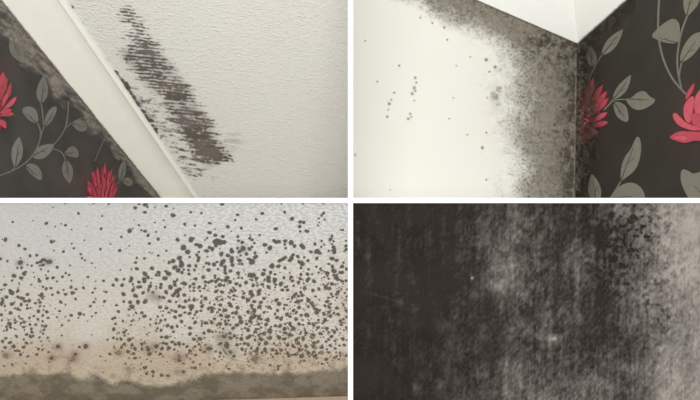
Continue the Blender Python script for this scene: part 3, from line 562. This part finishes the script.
rng = np.random.default_rng(11)
def blob_unit(k):
    n = 10; r = np.random.default_rng(100 + k); ang = np.linspace(0, 2 * math.pi, n, endpoint=False)
    rad = 1 + .22 * (r.random(n) - .5) + .10 * np.sin(2 * ang + r.random() * 6)
    ring = lambda s, h: [(math.cos(a) * q * s, h, math.sin(a) * q * s) for a, q in zip(ang, rad)]
    V = ring(1.22, -.08) + ring(.66, -.2) + ring(.38, -.30) + [(0, -.34, 0)]
    F = [(i + n * k_, i + n * k_ + n, (i + 1) % n + n * k_ + n, (i + 1) % n + n * k_) for k_ in (0, 1) for i in range(n)] + [(2 * n + i, 3 * n, 2 * n + (i + 1) % n) for i in range(n)]
    return np.array(V), F
BLOB_A = np.array([[v, v, v, 1] for v in [0.0] * 10 + [.88] * 10 + [1.0] * 11], np.float32)
protos = []
for k in range(10):
    V, F = blob_unit(k); row = []
    for mt in ('mould_spot', 'mould_spot_brown'):
        me = bpy.data.meshes.new('mould_spot'); me.from_pydata(V.tolist(), [], F); me.materials.append(M[mt]); me.polygons.foreach_set('use_smooth', [True] * len(F)); a_ = me.attributes.new('stain', 'FLOAT_COLOR', 'POINT'); a_.data.foreach_set('color', BLOB_A.ravel()); row.append(me)
    protos.append(row)
order = sorted(spots, key=lambda s: -s[2]); mpp = YB / FPX
for i, (x, y, r) in enumerate(order[:300]):
    o = bpy.data.objects.new('mould_spot', protos[i % 10][1 if (y > 352 and rng.random() < .5) else 0]); col.objects.link(o)
    place(o, PB.at(x, y), wall_b)
    rr = r * mpp * .98; e = 1 + .16 * rng.random(); o.scale = (rr * e, .0035, rr / e); o.rotation_euler = (0, rng.random() * 6.28 if e < 1.06 else (rng.random() - .5) * 1.2, 0)
rest = [(x, y, r, 1.0 if r > 1.15 else 0) for x, y, r in order[300:]] + [(-x * 1.3 - 2, y, r, 1.0 if r > 1.15 else 0) for x, y, r in order if x < 130]
def dens(x, y):
    d = smooth(255, 300, y) * smooth(150, 215, x) * (1 - smooth(352, 372, y)) * 1.0
    d = max(d, .55 * smooth(278, 292, y) * (1 - smooth(44, 62, x)) * (1 - smooth(350, 368, y)))
    d = max(d, .6 * smooth(290, 330, y) * smooth(98, 120, x) * (1 - smooth(358, 378, y)))
    d = max(d, .07 * smooth(203, 240, y)); d = max(d, 1.7 * smooth(312, 328, y) * smooth(235, 280, x) * (1 - smooth(355, 368, y)))
    return float(d)
cand = rng.random((12000, 2)) * [348, 170] + [0, 203]; cl = fbm(cand[:, 0], cand[:, 1], 9, 9, 81, 2)
for (x, y), c_ in zip(cand, cl):
    if rng.random() < dens(x, y) * .55 * (0.25 + 1.6 * max(0, c_ - .25)): rest.append((x, y, .40 + .85 * rng.random() ** 1.6, 0))
for mt, sel, lab in (('mould_spot', 1, 'small dark mould specks'), ('mould_spot_brown', 0, 'tiny brown mould specks')):
    VV, FF, AA, off = [], [], [], 0
    for x, y, r, s in rest:
        if (s > 0 or rng.random() < .45) != bool(sel): continue
        V, F = blob_unit(int(rng.integers(10))); a = rng.random() * 6.28; rr = r * mpp * 1.02
        Q = np.stack([(V[:, 0] * math.cos(a) - V[:, 2] * math.sin(a)) * rr * 1.1, V[:, 1] * .0026, (V[:, 0] * math.sin(a) + V[:, 2] * math.cos(a)) * rr], -1) + PB.at(x, y)
        VV.append(Q); AA.append(BLOB_A); FF += [tuple(i + off for i in f) for f in F]; off += len(V)
    mk('mould_specks', np.concatenate(VV), FF, M[mt], parent=wall_b, label=lab, kind='stuff', smooth_sh=True, attr=np.concatenate(AA))

BX = [-30, 0, 20, 30, 45, 60, 70, 80, 88, 97, 105, 112, 117, 122, 135, 145, 170, 185, 195, 200, 206, 215, 240, 275, 300, 320, 350]
BY = [378, 377, 376.5, 374, 375.5, 373.5, 375, 380, 381.5, 378.5, 379.5, 386, 387, 380, 383.5, 386.5, 386.5, 382.5, 380, 377.5, 374, 375, 374, 375, 374.5, 372.5, 369.5]
def band(px, py):
    n = fbm(px, py, 5, 4, 91, 4, .8); n2 = fbm(px, py, 16, 9, 93, 5, .7); d = py - np.interp(px, BX, BY) + (n - .5) * 9
    a = smooth(-5.0, 5.0, d) * .96
    wisp = smooth(-26, -2, d) * smooth(.45, .8, n) * .38
    w = smooth(.35, .65, n2)[..., None]; br = smooth(6, 22, d)[..., None] * .6
    c = mr((91, 83, 70)) * (1 - w) + mr((113, 104, 90)) * w
    c = c * (1 - br) + (mr((89, 77, 63)) * (1 - w) + mr((107, 94, 79)) * w) * br
    return np.maximum(a, wisp), c
film('mould_band', PB, -200, 349.5, 348, 410, .7, band, lift=.0016, label='brown furry mould band along the foot of the speckled wall', cat='mould')
HALO = [(7, 355, 7), (58, 347, 6), (52, 358, 6), (73, 359, 7), (75, 354, 5), (119, 353, 6), (129, 370, 6), (33, 370, 4), (86, 346, 5), (149, 349, 7), (155, 346, 6), (179, 358, 7), (226, 337, 9), (220, 337, 6), (224, 346, 8), (230, 353, 7), (256, 359, 7), (243, 249, 6), (153, 296, 8), (158, 298, 6), (208, 349, 7), (113, 376, 4), (95, 376, 5), (178, 372, 5), (183, 372, 5), (168, 376, 4), (48, 262, 6), (20, 263, 5)]
def halo(px, py):
    a = 0 * px
    for x, y, r in HALO: a = np.maximum(a, np.exp(-(((px - x) / r) ** 2 + ((py - y) / (r * .75)) ** 2) * 1.4))
    return a * .36 * (.6 + .7 * fbm(px, py, 4, 4, 97, 3)), mr((110, 99, 90)) + 0 * px[..., None]
film('mould_stain', PB, 0, 275, 240, 384, .9, halo, lift=.0001, thr=.03, label='soft blurred grey mould stains between the spots on the pale wall', cat='mould', kind='stuff')

# ------------------------------------------------------------------ lower right: blackened wall
PD = Plane((0, 1.51, 0), (0, -1, 0), (1, 0, 0))
wall_d = patch('wall_lower_right', PD, lambda y: 350 + 0 * y, lambda y: 860 + 0 * y, 200, 470, 8, 12, M['grey_damp_plaster'],
      label='grey plaster wall almost wholly blackened by mould', cat='wall', kind='structure')
def black(px, py):
    st = fbm(px + py * .02, py, 5, 70, 101, 4); st2 = fbm(px, py, 1.6, 22, 103, 3); bl = fbm(px, py, 34, 34, 105, 4); md = fbm(px, py, 9, 9, 107, 3); sm = fbm(px, py, 2.2, 2.6, 109, 2)
    base = np.interp(px, [353, 400, 440, 470, 500, 520, 550, 580, 610, 630, 648, 662, 680, 702], [.95, .90, .88, .80, .66, .64, .66, .68, .72, .64, .42, .20, .10, .06])
    base = base - .13 * gauss(px, py, 505, 270, 18, 90) - .14 * smooth(335, 400, py) * gauss(px, 0 * py, 520, 0, 85, 1) + .14 * gauss(px, py, 598, 300, 30, 60) + .16 * gauss(px, py, 585, 220, 26, 26)
    base = base - .07 * gauss(px, py, 368, 255, 4, 60) + .04 * gauss(px, py, 395, 380, 40, 40) - .20 * gauss(px, py, 575, 262, 24, 18) - .10 * gauss(px, py, 580, 300, 14, 30) - .12 * gauss(px, py, 630, 300, 14, 40) + .20 * gauss(px, py, 690, 345, 30, 50) - .30 * gauss(px, py, 618, 208, 14, 14) - .10 * gauss(px, py, 690, 225, 30, 30)
    dg = fbm(px * .8 + py * .6, py * .8 - px * .6, 1.6, 4.5, 113, 2)
    var = np.interp(px, [353, 440, 500, 600, 660, 700], [.55, .62, .9, 1.0, .85, .7])
    a = base + var * ((st - .5) * .36 + (st2 - .5) * .30 + (bl - .5) * .50 + (md - .5) * .38 + (sm - .5) * .34 + (dg - .5) * .42)
    clus = np.clip(gauss(px, py, 640, 226, 24, 26) + .7 * gauss(px, py, 612, 262, 22, 36) + .45 * gauss(px, py, 660, 300, 26, 60), 0, 1)
    a = np.maximum(a, a + smooth(.45, .85, fbm(px, py, 3.4, 3.4, 111, 3)) * clus * .85)
    for x, y, rx, ry, s in ((415, 308, 5, 6, .20), (472, 278, 2.0, 2.6, .5), (554, 338, 6, 5, .42), (545, 322, 4, 12, .12), (447, 325, 8, 5, .16), (369, 334, 3, 3, .18), (415, 388, 4, 5, .22), (399, 250, 2.5, 22, .20), (396, 275, 3, 20, .10), (412, 275, 2, 8, .10)):
        a = a - s * gauss(px, py, x, y, rx, ry) * (.5 + 1.0 * md)
    ln = np.abs((py - 290) - (px - 358) * .28); a = a - .15 * np.clip(1 - ln / 2.2, 0, 1) * smooth(356, 366, px) * (1 - smooth(400, 420, px))
    a = np.clip(a, 0, .975)
    w = smooth(.35, .65, bl)[..., None]
    return a, mr((38, 33, 30)) * (1 - w) + mr((45, 39, 35)) * w
film('black_mould', PD, 350.5, 850, 200.5, 450, .7, black, lift=.0010, thr=-1, label='black mould streaking down the whole lower right wall', cat='mould')
for (x, y, r) in ((472, 278, 1.1), (554, 338.5, 2.2)):
    V, F = blob_unit(int(x) % 10); mk('plaster_chip', V * [r * mpp, .003, r * .8 * mpp] + PD.at(x, y, .0012), F, M['plaster_chip'], parent=wall_d, smooth_sh=True)

for o in list(bpy.data.objects):
    if '_w' in o: del o['_w']
print('objects', len(bpy.data.objects), 'depths', [round(float(v), 2) for v in (PC.at(348, 198)[1], PC.at(348, 0)[1], PC.at(200, 198)[1], PW.at(0, 198)[1], PW.at(0, 0)[1], PL.at(353, 198)[1], PL.at(353, 0)[1], PR.at(700, 198)[1], PR.at(700, 0)[1], C0[1])])
